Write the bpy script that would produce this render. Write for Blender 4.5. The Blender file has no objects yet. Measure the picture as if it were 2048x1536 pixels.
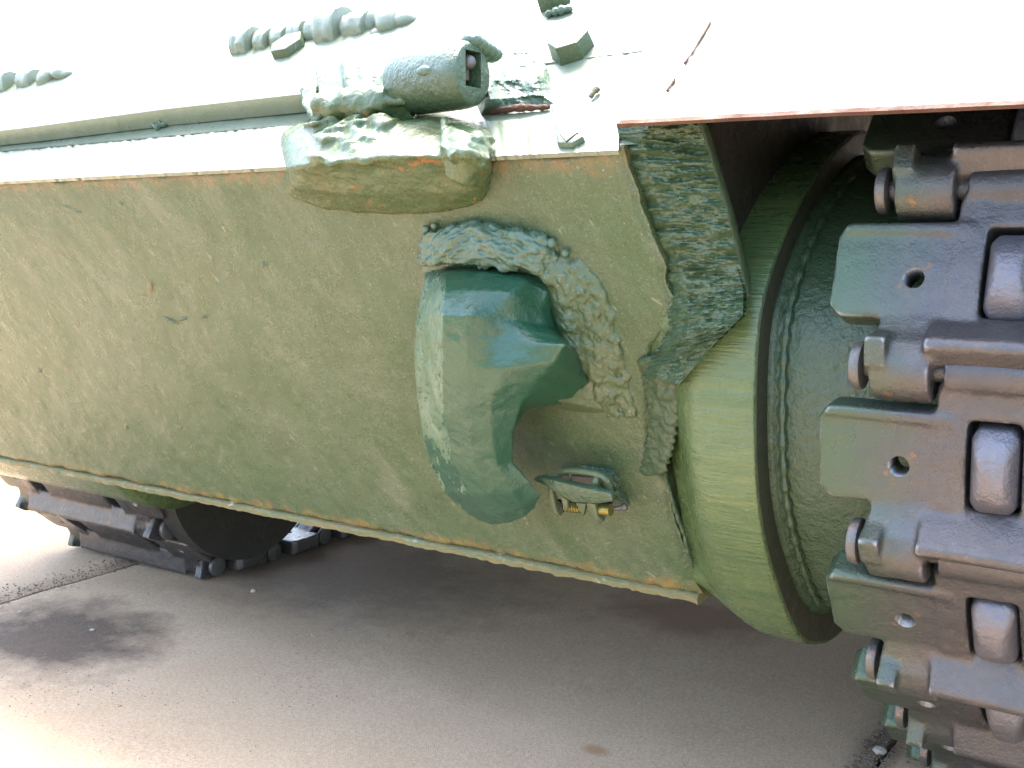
import bpy, bmesh, math, random
from mathutils import Vector, Matrix, noise
import numpy as np
random.seed(4)
sc = bpy.context.scene
C = sc.collection
R_ = math.radians
# ------------------------------------------------------------------ camera, sky, sun, exposure
FPX, YAW, PIT, HC = 2172.0, R_(33.8), R_(7.8), 0.94
cam = bpy.data.cameras.new('camera'); co = bpy.data.objects.new('camera', cam); C.objects.link(co)
cam.sensor_width = 36; cam.lens = 36 * FPX / 2048; cam.clip_start = .02; cam.clip_end = 600
co.location = (0, 0, HC); co.rotation_euler = (R_(90) - PIT, 0, YAW); sc.camera = co
SUN_EL, SUN_AZ = R_(73), R_(-45)             # azimuth from +Y towards +X (behind the tank, a little left)
w = bpy.data.worlds.new('World'); sc.world = w; w.use_nodes = True
nt = w.node_tree; bg = nt.nodes['Background']; sky = nt.nodes.new('ShaderNodeTexSky')
sky.sky_type = 'NISHITA'; sky.sun_disc = False; sky.sun_elevation = SUN_EL; sky.sun_rotation = SUN_AZ
sky.air_density = 1; sky.dust_density = 3.2; sky.ozone_density = .35
nt.links.new(sky.outputs[0], bg.inputs[0]); bg.inputs[1].default_value = .15
sl = bpy.data.lights.new('sun', 'SUN'); sl.energy = 1.5; sl.angle = R_(22); sl.color = (1, .96, .9)
so = bpy.data.objects.new('sun', sl); C.objects.link(so)
sd = Vector((math.sin(SUN_AZ) * math.cos(SUN_EL), math.cos(SUN_AZ) * math.cos(SUN_EL), math.sin(SUN_EL)))
so.rotation_euler = sd.to_track_quat('Z', 'Y').to_euler(); so.location = sd * 10
sc.view_settings.view_transform = 'Standard'; sc.view_settings.look = 'None'
sc.view_settings.exposure = 3.2; sc.view_settings.gamma = 1
sc.cycles.max_bounces = 8

# ------------------------------------------------------------------ where things stand: points on the tank's own planes
sy_, cy_, sp_, cp_ = math.sin(YAW), math.cos(YAW), math.sin(PIT), math.cos(PIT)
VF = Vector((-sy_ * cp_, cy_ * cp_, -sp_)); VR = Vector((cy_, sy_, 0)); VU = Vector((-sy_ * sp_, cy_ * sp_, cp_))
EYE = Vector((0, 0, HC))
def sight(u, v): return VF + VR * ((u - 1024) / FPX) - VU * ((v - 768) / FPX)
def hit(u, v, o, n):
    r = sight(u, v); return EYE + r * ((o - EYE).dot(n) / r.dot(n))
NOSE = Vector((0, 1.224, 1.045))
ES = Vector((0, .273, -.652)).normalized(); EN = Vector((0, -ES.z * -1 * -1, 0))
EN = Vector((0, ES.z, -ES.y))                # outward normal of the lower plate (towards viewer and down)
def LP(u, v, d=0): return hit(u, v, NOSE + EN * d, EN)
AL = R_(40)
ES2 = Vector((0, math.cos(AL), math.sin(AL))); EN2 = Vector((0, -math.sin(AL), math.cos(AL)))
def UP(u, v, d=0): return hit(u, v, NOSE + EN2 * d, EN2)
def GR(u, v): return hit(u, v, Vector((0, 0, 0)), Vector((0, 0, 1)))
def YP(u, v, y): return hit(u, v, Vector((0, y, 0)), Vector((0, 1, 0)))
def XP(u, v, x): return hit(u, v, Vector((x, 0, 0)), Vector((1, 0, 0)))
XR, XL = -.655, -2.62                         # ends of the lower plate between the final drives
XMID = -1.30
def mx(x): return 2 * XMID - x
def fr(p, s=1., o=0): return noise.fractal(Vector(p) * s + Vector((o, o * 1.7, -o)), .9, 2.1, 5)
def rid(p, s=1., o=0): return noise.ridged_multi_fractal(Vector(p) * s + Vector((o, o, o)), .9, 2.1, 4, 1., 2.)

# ------------------------------------------------------------------ materials
def mat(name, base, rough=.45, metal=0., tint=None, tintamt=.5, tscale=6., stretch=None, rust=0., rscale=22., rustcol=(.22, .075, .02),
        grain=.25, gscale=240., lump=.15, lscale=30., pale=0., palecol=(.32, .33, .22), spec=.5, coat=0., extra=None, speck=0., fine=.28):
    m = bpy.data.materials.new(name); m.use_nodes = True; t = m.node_tree; N = t.nodes; L = t.links
    b = N['Principled BSDF']
    def nd(k, **kw):
        n = N.new(k)
        for a, v in kw.items(): setattr(n, a, v)
        return n
    tc = nd('ShaderNodeTexCoord'); src = tc.outputs['Object']
    def nz(scale, det=5., rgh=.6, vec=None, dist=0.):
        n = nd('ShaderNodeTexNoise'); n.inputs['Scale'].default_value = scale; n.inputs['Detail'].default_value = det
        n.inputs['Roughness'].default_value = rgh; n.inputs['Distortion'].default_value = dist; L.new(vec or src, n.inputs['Vector']); return n.outputs['Fac']
    def ramp(f, a, c, lo=0., hi=1.):
        r = nd('ShaderNodeMapRange'); r.inputs[1].default_value = a; r.inputs[2].default_value = c
        r.inputs[3].default_value = lo; r.inputs[4].default_value = hi; L.new(f, r.inputs[0]); return r.outputs[0]
    def mix(f, a, c):
        x = nd('ShaderNodeMix', data_type='RGBA')
        if isinstance(f, float): x.inputs[0].default_value = f
        else: L.new(f, x.inputs[0])
        for i, q in ((6, a), (7, c)):
            if isinstance(q, tuple): x.inputs[i].default_value = (*q, 1)
            else: L.new(q, x.inputs[i])
        return x.outputs[2]
    vec = src
    if stretch:
        mp = nd('ShaderNodeMapping', vector_type='TEXTURE'); mp.inputs['Rotation'].default_value = stretch[0]; mp.inputs['Scale'].default_value = stretch[1]
        L.new(src, mp.inputs[0]); vec = mp.outputs[0]
    col = base
    if tint is not None: col = mix(ramp(nz(tscale, 6, .65, vec, .4), .38, .66, 0, tintamt), col, tint)
    col = mix(ramp(nz(gscale * .35, 3, .8), .35, .7, 0, fine), col, tuple(c * .6 for c in base))
    if pale: col = mix(ramp(nz(48, 6, .75, vec, .8), .60, .70, 0, pale), col, palecol)
    rf = None
    if rust:
        rf = ramp(nz(rscale, 8, .75, None, .6), .66 - .2 * rust, .72 - .12 * rust)
        col = mix(rf, col, mix(ramp(nz(90), .4, .6), rustcol, tuple(min(1, c * 1.7) for c in rustcol)))
    if extra: col, = extra(N, L, nd, nz, ramp, mix, col, src)
    if speck: col = mix(ramp(nz(330, 2, .5), .66, .70, 0, speck), col, (.5, .5, .44))
    L.new(col, b.inputs['Base Color'])
    rr = ramp(nz(35, 5, .7), .3, .7, rough * .75, min(1, rough * 1.3))
    L.new(rr, b.inputs['Roughness']); b.inputs['Metallic'].default_value = metal
    b.inputs['Specular IOR Level'].default_value = spec
    if coat: b.inputs['Coat Weight'].default_value = coat; b.inputs['Coat Roughness'].default_value = .2
    h = nd('ShaderNodeMath', operation='MULTIPLY'); L.new(nz(gscale, 4, .7), h.inputs[0]); h.inputs[1].default_value = grain
    h2 = nd('ShaderNodeMath', operation='MULTIPLY_ADD'); L.new(nz(lscale, 6, .6, vec), h2.inputs[0]); h2.inputs[1].default_value = lump * 6; L.new(h.outputs[0], h2.inputs[2])
    bp = nd('ShaderNodeBump'); bp.inputs['Strength'].default_value = .8; bp.inputs['Distance'].default_value = .0022
    L.new(h2.outputs[0], bp.inputs['Height']); L.new(bp.outputs[0], b.inputs['Normal'])
    return m
G = (.058, .090, .038)
PAINT = mat('olive_paint', G, .36, tint=(.09, .105, .055), tscale=5, rust=.10, grain=.5, lump=.12, pale=.35, speck=.25)
def plate_extra(N, L, nd, nz, ramp, mix, col, src):
    s = nd('ShaderNodeSeparateXYZ'); L.new(src, s.inputs[0])
    # rusty band along the lower rim of the plate, broken up by noise
    a = nd('ShaderNodeMath', operation='MULTIPLY_ADD'); L.new(nz(26, 6, .8), a.inputs[0]); a.inputs[1].default_value = .10; L.new(s.outputs[2], a.inputs[2])
    def sn(rot, sc_, scale, det):
        mp = nd('ShaderNodeMapping', vector_type='TEXTURE'); mp.inputs['Rotation'].default_value = (0, R_(rot), 0); mp.inputs['Scale'].default_value = sc_
        L.new(src, mp.inputs[0]); return nz(scale, det, .6, mp.outputs[0])
    col = mix(ramp(sn(-8, (1, 1, 7), 26, 5), .52, .72, 0, .45), col, (.035, .055, .020))
    col = mix(ramp(sn(-33, (1, 1, 9), 14, 6), .55, .75, 0, .5), col, (.15, .155, .10))
    col = mix(ramp(sn(-30, (1, 1, 45), 70, 2), .71, .75, 0, .55), col, (.24, .24, .16))
    col = mix(ramp(sn(-52, (1, 1, 60), 60, 2), .73, .76, 0, .5), col, (.24, .22, .14))
    f = ramp(a.outputs[0], .462, .438, 0, .62)
    col = mix(f, col, mix(ramp(nz(40), .42, .62), (.27, .19, .04), (.25, .09, .03)))
    a2 = nd('ShaderNodeMath', operation='MULTIPLY_ADD'); L.new(nz(20, 6, .8), a2.inputs[0]); a2.inputs[1].default_value = -.09; L.new(s.outputs[2], a2.inputs[2])
    f2 = ramp(a2.outputs[0], .972, .992, 0, .45)
    return (mix(f2, col, mix(ramp(nz(30), .42, .6), (.13, .11, .04), (.27, .12, .04))),)
PLATE = mat('plate_paint', (.046, .082, .029), .28, tint=(.080, .104, .052), tintamt=.85, tscale=5, stretch=((0, R_(-33), 0), (.5, .5, 3.2)), rust=.03,
            grain=.9, lump=.14, pale=.3, speck=.25, extra=plate_extra)
WELD = mat('weld_paint', (.065, .115, .070), .20, tint=(.09, .12, .07), rust=.12, grain=.35, lump=.4, lscale=55)
RUSTY = mat('rusty_paint', (.10, .105, .04), .5, tint=(.16, .115, .04), tintamt=.75, tscale=13, rust=.28, rscale=14, rustcol=(.2, .085, .025), grain=.6, lump=.35)
def wear(N, L, nd, nz, ramp, mix, col, c, amt, lo=.53, hi=.60):
    g = nd('ShaderNodeNewGeometry'); a = nd('ShaderNodeMath', operation='MULTIPLY_ADD'); L.new(nz(40, 5, .7), a.inputs[0]); a.inputs[1].default_value = .06
    L.new(g.outputs['Pointiness'], a.inputs[2]); return mix(ramp(a.outputs[0], lo + .03, hi, 0, amt), col, c)
def hook_extra(N, L, nd, nz, ramp, mix, col, src):
    return (wear(N, L, nd, nz, ramp, mix, col, (.09, .14, .07), .7, .54, .60),)
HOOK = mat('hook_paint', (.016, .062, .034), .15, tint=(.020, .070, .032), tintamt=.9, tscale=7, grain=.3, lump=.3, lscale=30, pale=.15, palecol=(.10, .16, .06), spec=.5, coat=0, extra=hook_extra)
HOOKW = mat('worn_skylit_hook_paint', (.045, .105, .050), .30, tint=(.15, .19, .12), tintamt=.8, tscale=14, rust=.22, rscale=30, grain=.4, lump=.4, lscale=40, spec=.5)  # hook paint paled by wear and by sky light put into the colour
DRUM = mat('drum_paint', (.040, .075, .036), .20, tint=(.07, .10, .05), grain=1.6, gscale=120, lump=.45, lscale=45, spec=.6)
BRUSH = mat('brushed_paint', (.050, .092, .030), .28, tint=(.12, .15, .05), tscale=4, stretch=((0, 0, 0), (.9, .10, .10)), grain=.1, lump=.42, lscale=9, speck=.1, coat=.15, rust=.03)
DWELD = mat('dark_weld', (.036, .070, .032), .34, tint=(.055, .075, .035), rust=.0, grain=.35, lump=.4, lscale=55)  # darker, duller copy of the weld paint
FLANGE = mat('flange_shade_paint', (.035, .042, .022), .5, tint=(.05, .05, .03), rust=.12, grain=.5, lump=.3)  # flange face darkened in colour for the shade under the fender
HBASE = mat('hinge_paint', (.055, .092, .036), .28, tint=(.10, .10, .032), tintamt=.6, tscale=10, rust=.22, rscale=16, grain=.4, lump=.35)
DARK = mat('shaded_steel_paint', (.018, .018, .013), .6, grain=.5, lump=.3)  # near-black: shade of hull side and fender underside is put into the colour
def steel_extra(N, L, nd, nz, ramp, mix, col, src):
    s = nd('ShaderNodeSeparateXYZ'); L.new(src, s.inputs[0])      # overspray of green paint on the inner end of each link
    a = nd('ShaderNodeMath', operation='MULTIPLY_ADD'); L.new(nz(22, 5, .7), a.inputs[0]); a.inputs[1].default_value = .09; L.new(s.outputs[0], a.inputs[2])
    col = mix(ramp(a.outputs[0], .165, .06, 0, .8), col, (.046, .085, .044))
    return (wear(N, L, nd, nz, ramp, mix, col, (.32, .32, .34), .8),)
STEEL = mat('track_steel', (.070, .068, .070), .30, metal=.55, tint=(.10, .088, .08), tintamt=.8, tscale=9, rust=.16, rscale=18, rustcol=(.19, .08, .03), grain=.7, gscale=260, lump=.14, lscale=40, extra=steel_extra, spec=.6)
BARE = mat('worn_steel', (.15, .15, .17), .36, metal=.6, tint=(.13, .11, .1), tscale=10, rust=.22, grain=.5, lump=.35)
PIN = mat('pin_steel', (.12, .115, .105), .4, metal=.5, rust=.28, rscale=30, rustcol=(.24, .10, .035), grain=.4, lump=.3)
EDGE = mat('worn_edge', (.13, .15, .07), .5, tint=(.24, .16, .06), tintamt=.6, tscale=16, rust=.2, rscale=20, grain=.8, lump=.5, pale=.7, palecol=(.5, .5, .42))
FEDGE = mat('rust_edge', (.07, .026, .012), .85, tint=(.13, .075, .02), tscale=8, grain=.6, lump=.3)
BRASS = mat('brass', (.22, .19, .05), .35, metal=.7)
DIRT = mat('dirt', (.13, .095, .07), .95, tint=(.16, .12, .1), tscale=40, grain=1)
STONE = mat('stone', (.42, .37, .31), .85, tint=(.3, .25, .2), tscale=30, grain=.8)
def ground_extra(N, L, nd, nz, ramp, mix, col, src):
    g = nd('ShaderNodeNewGeometry')
    def blob(cx, cy, rx, ry, c, amt, col):
        mp = nd('ShaderNodeMapping'); mp.inputs['Location'].default_value = (-cx / rx, -cy / ry, 0); mp.inputs['Scale'].default_value = (1 / rx, 1 / ry, 0)
        L.new(g.outputs['Position'], mp.inputs[0])
        ln = nd('ShaderNodeVectorMath', operation='LENGTH'); L.new(mp.outputs[0], ln.inputs[0])
        a = nd('ShaderNodeMath', operation='MULTIPLY_ADD'); L.new(nz(9, 7, .7, g.outputs['Position']), a.inputs[0]); a.inputs[1].default_value = 1.5; L.new(ln.outputs['Value'], a.inputs[2])
        return mix(ramp(a.outputs[0], 1.95, 1.25, 0, amt), col, c)
    q = GR(120, 1270); col = blob(q.x, q.y, .30, .22, (.11, .075, .052), .95, col)
    q = GR(1380, 1230); col = blob(q.x, q.y, .22, .16, (.2, .09, .05), .6, col)
    q = GR(700, 1140); col = blob(q.x, q.y, .6, .35, (.13, .095, .075), .6, col)
    q = GR(1190, 1500); col = blob(q.x, q.y, .03, .02, (.3, .14, .04), .6, col)
    return (col,)
GROUND = mat('concrete', (.53, .375, .235), .9, tint=(.60, .45, .305), tintamt=.7, tscale=3, rust=0, grain=1.2, gscale=420, lump=.12, lscale=25, spec=.25, speck=.5, fine=.75, pale=.25, palecol=(.62, .52, .40), extra=ground_extra)

# ------------------------------------------------------------------ mesh helpers
class MB:
    def __init__(s): s.v = []; s.f = []
    def add(s, vs, fs):
        k = len(s.v); s.v += [tuple(p) for p in vs]; s.f += [tuple(i + k for i in f) for f in fs]; return s
    def prism(s, a, b):
        n = len(a); fs = [tuple(range(n))[::-1], tuple(range(n, 2 * n))]
        fs += [(i, (i + 1) % n, n + (i + 1) % n, n + i) for i in range(n)]
        return s.add(list(a) + list(b), fs)
    def box(s, lo, hi):
        x0, y0, z0 = lo; x1, y1, z1 = hi
        return s.prism([(x0, y0, z0), (x1, y0, z0), (x1, y1, z0), (x0, y1, z0)], [(x0, y0, z1), (x1, y0, z1), (x1, y1, z1), (x0, y1, z1)])
    def cyl(s, a, b, r, r2=None, n=24, ph=0.):
        a, b = Vector(a), Vector(b); d = (b - a).normalized(); e = d.orthogonal().normalized() if abs(d.x) < .99 else Vector((0, 1, 0)); e2 = d.cross(e)
        r2 = r if r2 is None else r2
        A = [a + (e * math.cos(ph + i * math.tau / n) + e2 * math.sin(ph + i * math.tau / n)) * r for i in range(n)]
        B = [b + (e * math.cos(ph + i * math.tau / n) + e2 * math.sin(ph + i * math.tau / n)) * r2 for i in range(n)]
        return s.prism(A, B)
    def rings(s, R, close=True):
        n = len(R[0]); vs = [p for r in R for p in r]; fs = []
        for k in range(len(R) - 1):
            for i in range(n):
                j = (i + 1) % n; fs.append((k * n + i, k * n + j, (k + 1) * n + j, (k + 1) * n + i))
        if close: fs += [tuple(range(n))[::-1], tuple((len(R) - 1) * n + i for i in range(n))]
        return s.add(vs, fs)
    def blob(s, c, r, n=3):
        bm = bmesh.new(); bmesh.ops.create_icosphere(bm, subdivisions=n, radius=1)
        r = r if hasattr(r, '__len__') else (r, r, r); c = Vector(c)
        vs = [(c.x + v.co.x * r[0], c.y + v.co.y * r[1], c.z + v.co.z * r[2]) for v in bm.verts]
        fs = [tuple(v.index for v in f.verts) for f in bm.faces]; bm.free(); return s.add(vs, fs)
def evalmesh(me, mods):
    o = bpy.data.objects.new('tmp', me); C.objects.link(o)
    for k, kw in mods:
        m = o.modifiers.new('m', k)
        for a, v in kw.items(): setattr(m, a, v)
    dg = bpy.context.evaluated_depsgraph_get(); dg.update()
    r = bpy.data.meshes.new_from_object(o.evaluated_get(dg)); bpy.data.objects.remove(o); return r
def build(name, mb, m, parent=None, voxel=None, smooth=0, subd=0, bevel=0, disp=None, sm=True, cut=None, label=None, origin=None, crease=0):
    me = bpy.data.meshes.new(name); me.from_pydata(mb.v, [], mb.f); me.validate(); me.update()
    bm = bmesh.new(); bm.from_mesh(me); bmesh.ops.recalc_face_normals(bm, faces=bm.faces); bm.to_mesh(me); bm.free()
    if crease:
        at = me.attributes.new('crease_edge', 'FLOAT', 'EDGE'); at.data.foreach_set('value', [crease] * len(me.edges))
    mods = []
    if bevel: mods.append(('BEVEL', dict(width=bevel, segments=2, limit_method='ANGLE')))
    if subd: mods.append(('SUBSURF', dict(levels=subd, render_levels=subd)))
    if voxel: mods.append(('REMESH', dict(mode='VOXEL', voxel_size=voxel)))
    if smooth: mods.append(('SMOOTH', dict(factor=.5, iterations=smooth)))
    if cut is not None: mods.append(('BOOLEAN', dict(operation='DIFFERENCE', object=cut, solver='EXACT')))
    if mods: me = evalmesh(me, mods)
    if disp:
        n = len(me.vertices); me.update(); nn = [v.normal.copy() for v in me.vertices]
        for i, v in enumerate(me.vertices): v.co += nn[i] * disp(v.co)
    me.name = name; me.materials.clear(); me.materials.append(m)
    me.polygons.foreach_set('use_smooth', [sm] * len(me.polygons))
    if sm and not (voxel or subd or disp):
        try: me.set_sharp_from_angle(angle=R_(35))
        except Exception: pass
    me.update()
    o = bpy.data.objects.new(name, me); C.objects.link(o)
    if parent: o.parent = parent
    if label: o['label'] = label
    return o
def ext(mb, q, P, nrm, d0, d1):
    f = [P(u, v, d1) for u, v in q]; mb.prism([p - nrm * (d1 - d0) for p in f], f); return mb
def patch(mb, quad, nu, nv, P, h):
    """a relief lying on plane function P; quad: four (u,v) corners tl,tr,br,bl; h(a,b) -> height"""
    tl, tr, br, bl = quad; vs = []
    for j in range(nv + 1):
        b = j / nv
        for i in range(nu + 1):
            a = i / nu
            u = (tl[0] * (1 - a) + tr[0] * a) * (1 - b) + (bl[0] * (1 - a) + br[0] * a) * b
            v = (tl[1] * (1 - a) + tr[1] * a) * (1 - b) + (bl[1] * (1 - a) + br[1] * a) * b
            vs.append(P(u, v, h(a, b)))
    fs = [(j * (nu + 1) + i, j * (nu + 1) + i + 1, (j + 1) * (nu + 1) + i + 1, (j + 1) * (nu + 1) + i) for j in range(nv) for i in range(nu)]
    return mb.add(vs, fs)
def lerp_path(pts, t):
    t = max(0, min(.99999, t)) * (len(pts) - 1); k = int(t); f = t - k
    return tuple(pts[k][i] * (1 - f) + pts[k + 1][i] * f for i in range(len(pts[0])))
def crom(pts, t):
    n = len(pts) - 1; t = max(0, min(.99999, t)) * n; k = int(t); f = t - k
    p = [pts[max(0, k - 1)], pts[k], pts[k + 1], pts[min(n, k + 2)]]
    return tuple(.5 * ((2 * p[1][i]) + (-p[0][i] + p[2][i]) * f + (2 * p[0][i] - 5 * p[1][i] + 4 * p[2][i] - p[3][i]) * f * f + (-p[0][i] + 3 * p[1][i] - 3 * p[2][i] + p[3][i]) * f ** 3) for i in range(len(pts[0])))
def bead(mb, pts, P, n=120, rip=.22, freq=.8, seed=0, ns=10):
    """weld bead: pts are (u, v, radius, height of centre)"""
    R = []; prev = None
    for k in range(n + 1):
        t = k / n; u, v, r, d = crom(pts, t); u2, v2, _, d2 = crom(pts, min(1, t + .01)); u1, v1, _, d1 = crom(pts, max(0, t - .01))
        c = P(u, v, d); tn = (P(u2, v2, d2) - P(u1, v1, d1)).normalized()
        nn = (P(u, v, d + .01) - P(u, v, d - .0)); nn = (nn - tn * nn.dot(tn)).normalized(); bb = tn.cross(nn)
        ph = k * freq * 6.283 / 6
        rr = r * (1 + rip * (abs(math.sin(ph * .5 + 1.5 * fr((k * .08, seed, 0)))) - .5) + .35 * fr((k * .11, seed * 3.3, 1)))
        c = c + bb * r * (.5 if rip > .15 else .9) * fr((k * .06, seed * 1.3, 4)) + (nn * r * .35 * fr((k * .09, seed * 2.3, 7)) if rip < .16 else nn * 0)
        e = 1. if 0 < k < n else .15
        R.append([c + (nn * math.cos(a) + bb * math.sin(a)) * rr * e * (1 + .12 * fr((k * .5, i * .9, seed))) for i in range(ns) for a in [i * math.tau / ns]])
    mb.rings(R); return mb
def thing(name, label, cat, loc=(0, 0, 0), group=None):
    o = bpy.data.objects.new(name, None); C.objects.link(o); o.location = loc; o['label'] = label; o['category'] = cat
    if group: o['group'] = group
    return o

# ------------------------------------------------------------------ ground
gm = MB(); gm.add([(-150, -150, -.03), (150, -150, -.03), (150, 150, -.03), (-150, 150, -.03)], [(0, 1, 2, 3)])
GDARK = mat('bounce_cut_ground', (.062, .058, .052), .9, tint=(.09, .085, .075), grain=1.2, gscale=200, lump=.2, spec=.2)  # ground beyond the slabs, darkened to cut bounce and reflections on the tank
ground = build('ground', gm, GDARK); ground['kind'] = 'structure'
JX = [-6.9, -4.76, -2.622, -.486, 1.65, 3.8]
for i in range(5):
    for y0, y1 in ((-.75, 3.6), (3.6, 8), (8, 12.4)):
        x0, x1 = JX[i] + .006, JX[i + 1] - .006
        near = i in (1, 2, 3) and y0 < 1
        b = MB()
        nx = 60 if near else 2; ny = 120 if near else 2
        vs = []; 
        for j in range(ny + 1):
            for k in range(nx + 1):
                X = x0 + (x1 - x0) * k / nx; Y = y0 + .006 + (y1 - y0 - .012) * j / ny
                if k in (0, nx): X += .010 * fr((X, Y * 5, 3)) 
                Z = 0 if not near else .004 * fr((X * 1.5, Y * 1.5, 0)) - (.012 if k in (0, nx) else 0)
                vs.append((X, Y, Z))
        n = len(vs); fs = [(j * (nx + 1) + k, j * (nx + 1) + k + 1, (j + 1) * (nx + 1) + k + 1, (j + 1) * (nx + 1) + k) for j in range(ny) for k in range(nx)]
        rim = [k for k in range(nx + 1)] + [(j + 1) * (nx + 1) - 1 for j in range(1, ny + 1)] + [ny * (nx + 1) + k for k in range(nx - 1, -1, -1)] + [j * (nx + 1) for j in range(ny - 1, 0, -1)]
        lo = {r: n + q for q, r in enumerate(rim)}
        vs += [(vs[r][0], vs[r][1], -.028) for r in rim]
        fs += [(rim[q], lo[rim[q]], lo[rim[(q + 1) % len(rim)]], rim[(q + 1) % len(rim)]) for q in range(len(rim))]
        b.add(vs, fs); o = build('concrete_slab', b, GROUND, ground, sm=True); 
# loose dirt and crumbs lying along the joints
dm = MB(); rnd = random.Random(3)
def crumb(mb, c, r, rnd):
    bm = bmesh.new(); bmesh.ops.create_icosphere(bm, subdivisions=1, radius=r)
    q = Vector((rnd.uniform(.6, 1.3), rnd.uniform(.6, 1.3), rnd.uniform(.4, .8)))
    vs = [(c[0] + v.co.x * q.x * rnd.uniform(.75, 1.15), c[1] + v.co.y * q.y * rnd.uniform(.75, 1.15), c[2] + v.co.z * q.z + r * .2) for v in bm.verts]
    fs = [tuple(v.index for v in f.verts) for f in bm.faces]; bm.free(); mb.add(vs, fs)
for k in range(1500):
    x = -2.62 + rnd.gauss(0, .045); y = rnd.uniform(1.2, 2.6); crumb(dm, (x, y, 0), rnd.uniform(.0008, .0034), rnd)
for k in range(900):
    x = -.49 + rnd.gauss(0, .02); y = rnd.uniform(1.6, 2.6); crumb(dm, (x, y, 0), rnd.uniform(.001, .004), rnd)
for k in range(700):
    q = GR(rnd.uniform(0, 720), rnd.uniform(1150, 1420)); crumb(dm, (q.x, q.y, 0), rnd.uniform(.0006, .0018), rnd)
for k in range(1300):
    q = GR(rnd.uniform(0, 2048), rnd.uniform(1130, 1536)); crumb(dm, (q.x, q.y, 0), rnd.uniform(.0005, .0014), rnd)
o = build('gravel', dm, DIRT, None, sm=False); o['kind'] = 'stuff'; o['label'] = 'dark dirt crumbs scattered on the concrete and its joints'
for nme, u, v, r, lb in (('pebble', 1760, 1508, .016, 'largest pale angular pebble by the joint under the near track'),
                         ('pebble', 294, 1192, .0085, 'pale pebble on the concrete left of the far track foot'),
                         ('pebble', 507, 1184, .0085, 'pale pebble on the concrete beside the right end of the far track foot'),
                         ('pebble', 40, 1226, .007, 'small pebble beside the left joint at the edge of the dark stain'),
                         ('pebble', 185, 1262, .007, 'small brownish pebble inside the dark stain on the left'),
                         ('pebble', 624, 1272, .0055, 'tiny pale pebble alone on bare concrete under the hull'),
                         ('pebble', 1092, 1320, .0035, 'tiny white pebble at the middle of the shaded concrete')):
    c = GR(u, v); b = MB(); rr = random.Random(u); crumb(b, (0, 0, 0), r, rr)
    o = build(nme, b, STONE, None, sm=False, bevel=r * .12); o.location = (c.x, c.y, r * .25); o['label'] = lb; o['category'] = 'pebble'; o['group'] = 'pebbles on the concrete'

# ------------------------------------------------------------------ the tank
tank = thing('tank', 'olive green tank seen close at its lower hull plate, tow hook and near track', 'tank', (XMID, 3.0, 0))
class Sub:
    pass
def part(name, mb, m, parent=None, **kw):
    o = build(name, mb, m, None, **kw)
    p = parent or tank; o.parent = p; o.matrix_parent_inverse = Matrix.Translation((XMID, 3.0, 0)).inverted() if p is tank else Matrix.Identity(4)
    return o

# hull mass: sides, floor, roof (set 22 mm behind the welded-on plates)
def hull_section(off):
    n0 = NOSE - EN * off - EN2 * off * .2
    b0 = NOSE + ES * .70 - EN * off
    return [(n0.y, n0.z), (NOSE.y + .62 * math.cos(AL) + off, NOSE.z + .62 * math.sin(AL)), (2.2, 1.52), (6.6, 1.52), (6.9, 1.1), (6.5, .41), (b0.y + .02, .41)]
prof = hull_section(.03)
h = MB(); h.prism([(-.56, y, z) for y, z in prof], [(-2.22, y, z) for y, z in prof])
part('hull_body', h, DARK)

# lower plate: ragged rectangle, right edge follows the torch cut
redge = [(1237, 262), (1252, 330), (1275, 400), (1296, 455), (1312, 500), (1330, 540), (1328, 560), (1345, 600), (1352, 640), (1335, 665), (1310, 700), (1296, 745), (1300, 800), (1295, 860), (1305, 920), (1335, 970), (1345, 1040), (1368, 1100), (1380, 1140), (1402, 1192)]
rx = []
for u, v in redge:
    p = LP(u, v); rx.append(((p - NOSE).dot(ES), p.x))
LEN = .7068
def xr_at(s):
    for (s0, x0), (s1, x1) in zip(rx, rx[1:]):
        if s0 <= s <= s1: return x0 + (x1 - x0) * (s - s0) / (s1 - s0)
    return rx[0][1] if s < rx[0][0] else rx[-1][1]
pl = MB(); NX, NY = 420, 170; vs = []
THK = .028
for j in range(-3, NY + 4):
    s = max(0, min(1, j / NY)) * LEN
    for i in range(-3, NX + 4):
        t = max(0, min(1, i / NX)); xr = xr_at(s) + .004 * fr((s * 30, 2, 0)); x = XL + (xr - XL) * t
        top = .006 * fr((x * 14, 0, 5)) + .003 * fr((x * 60, 3, 1)); bot = .007 * fr((x * 9, 7, 5)) + .003 * fr((x * 50, 3, 1)) - (.016 if x < -1.87 else 0) * 0
        ss = s + top * (1 - s / LEN) + bot * s / LEN
        d = .0022 * fr((x * 7, s * 7, 1)) + .0007 * fr((x * 45, s * 45, 2)) + .0012 * max(0, rid((x * 3, s * 3, 6), 2) - 1.4)
        e = min(t * NX, (1 - t) * NX, j if j >= 0 else 0, NY - j if j <= NY else 0)
        e = max(0, e)
        if e < 1: d -= .005
        elif e < 2: d -= .0015
        out = max(-i, i - NX, -j, j - NY, 0)
        if out: d -= THK * out / 3
        p = NOSE + ES * ss + EN * d; vs.append((x, p.y, p.z))
W = NX + 7; H_ = NY + 7
pl.add(vs, [(j * W + i, j * W + i + 1, (j + 1) * W + i + 1, (j + 1) * W + i) for j in range(H_ - 1) for i in range(W - 1)])
part('lower_plate', pl, PLATE)
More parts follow.
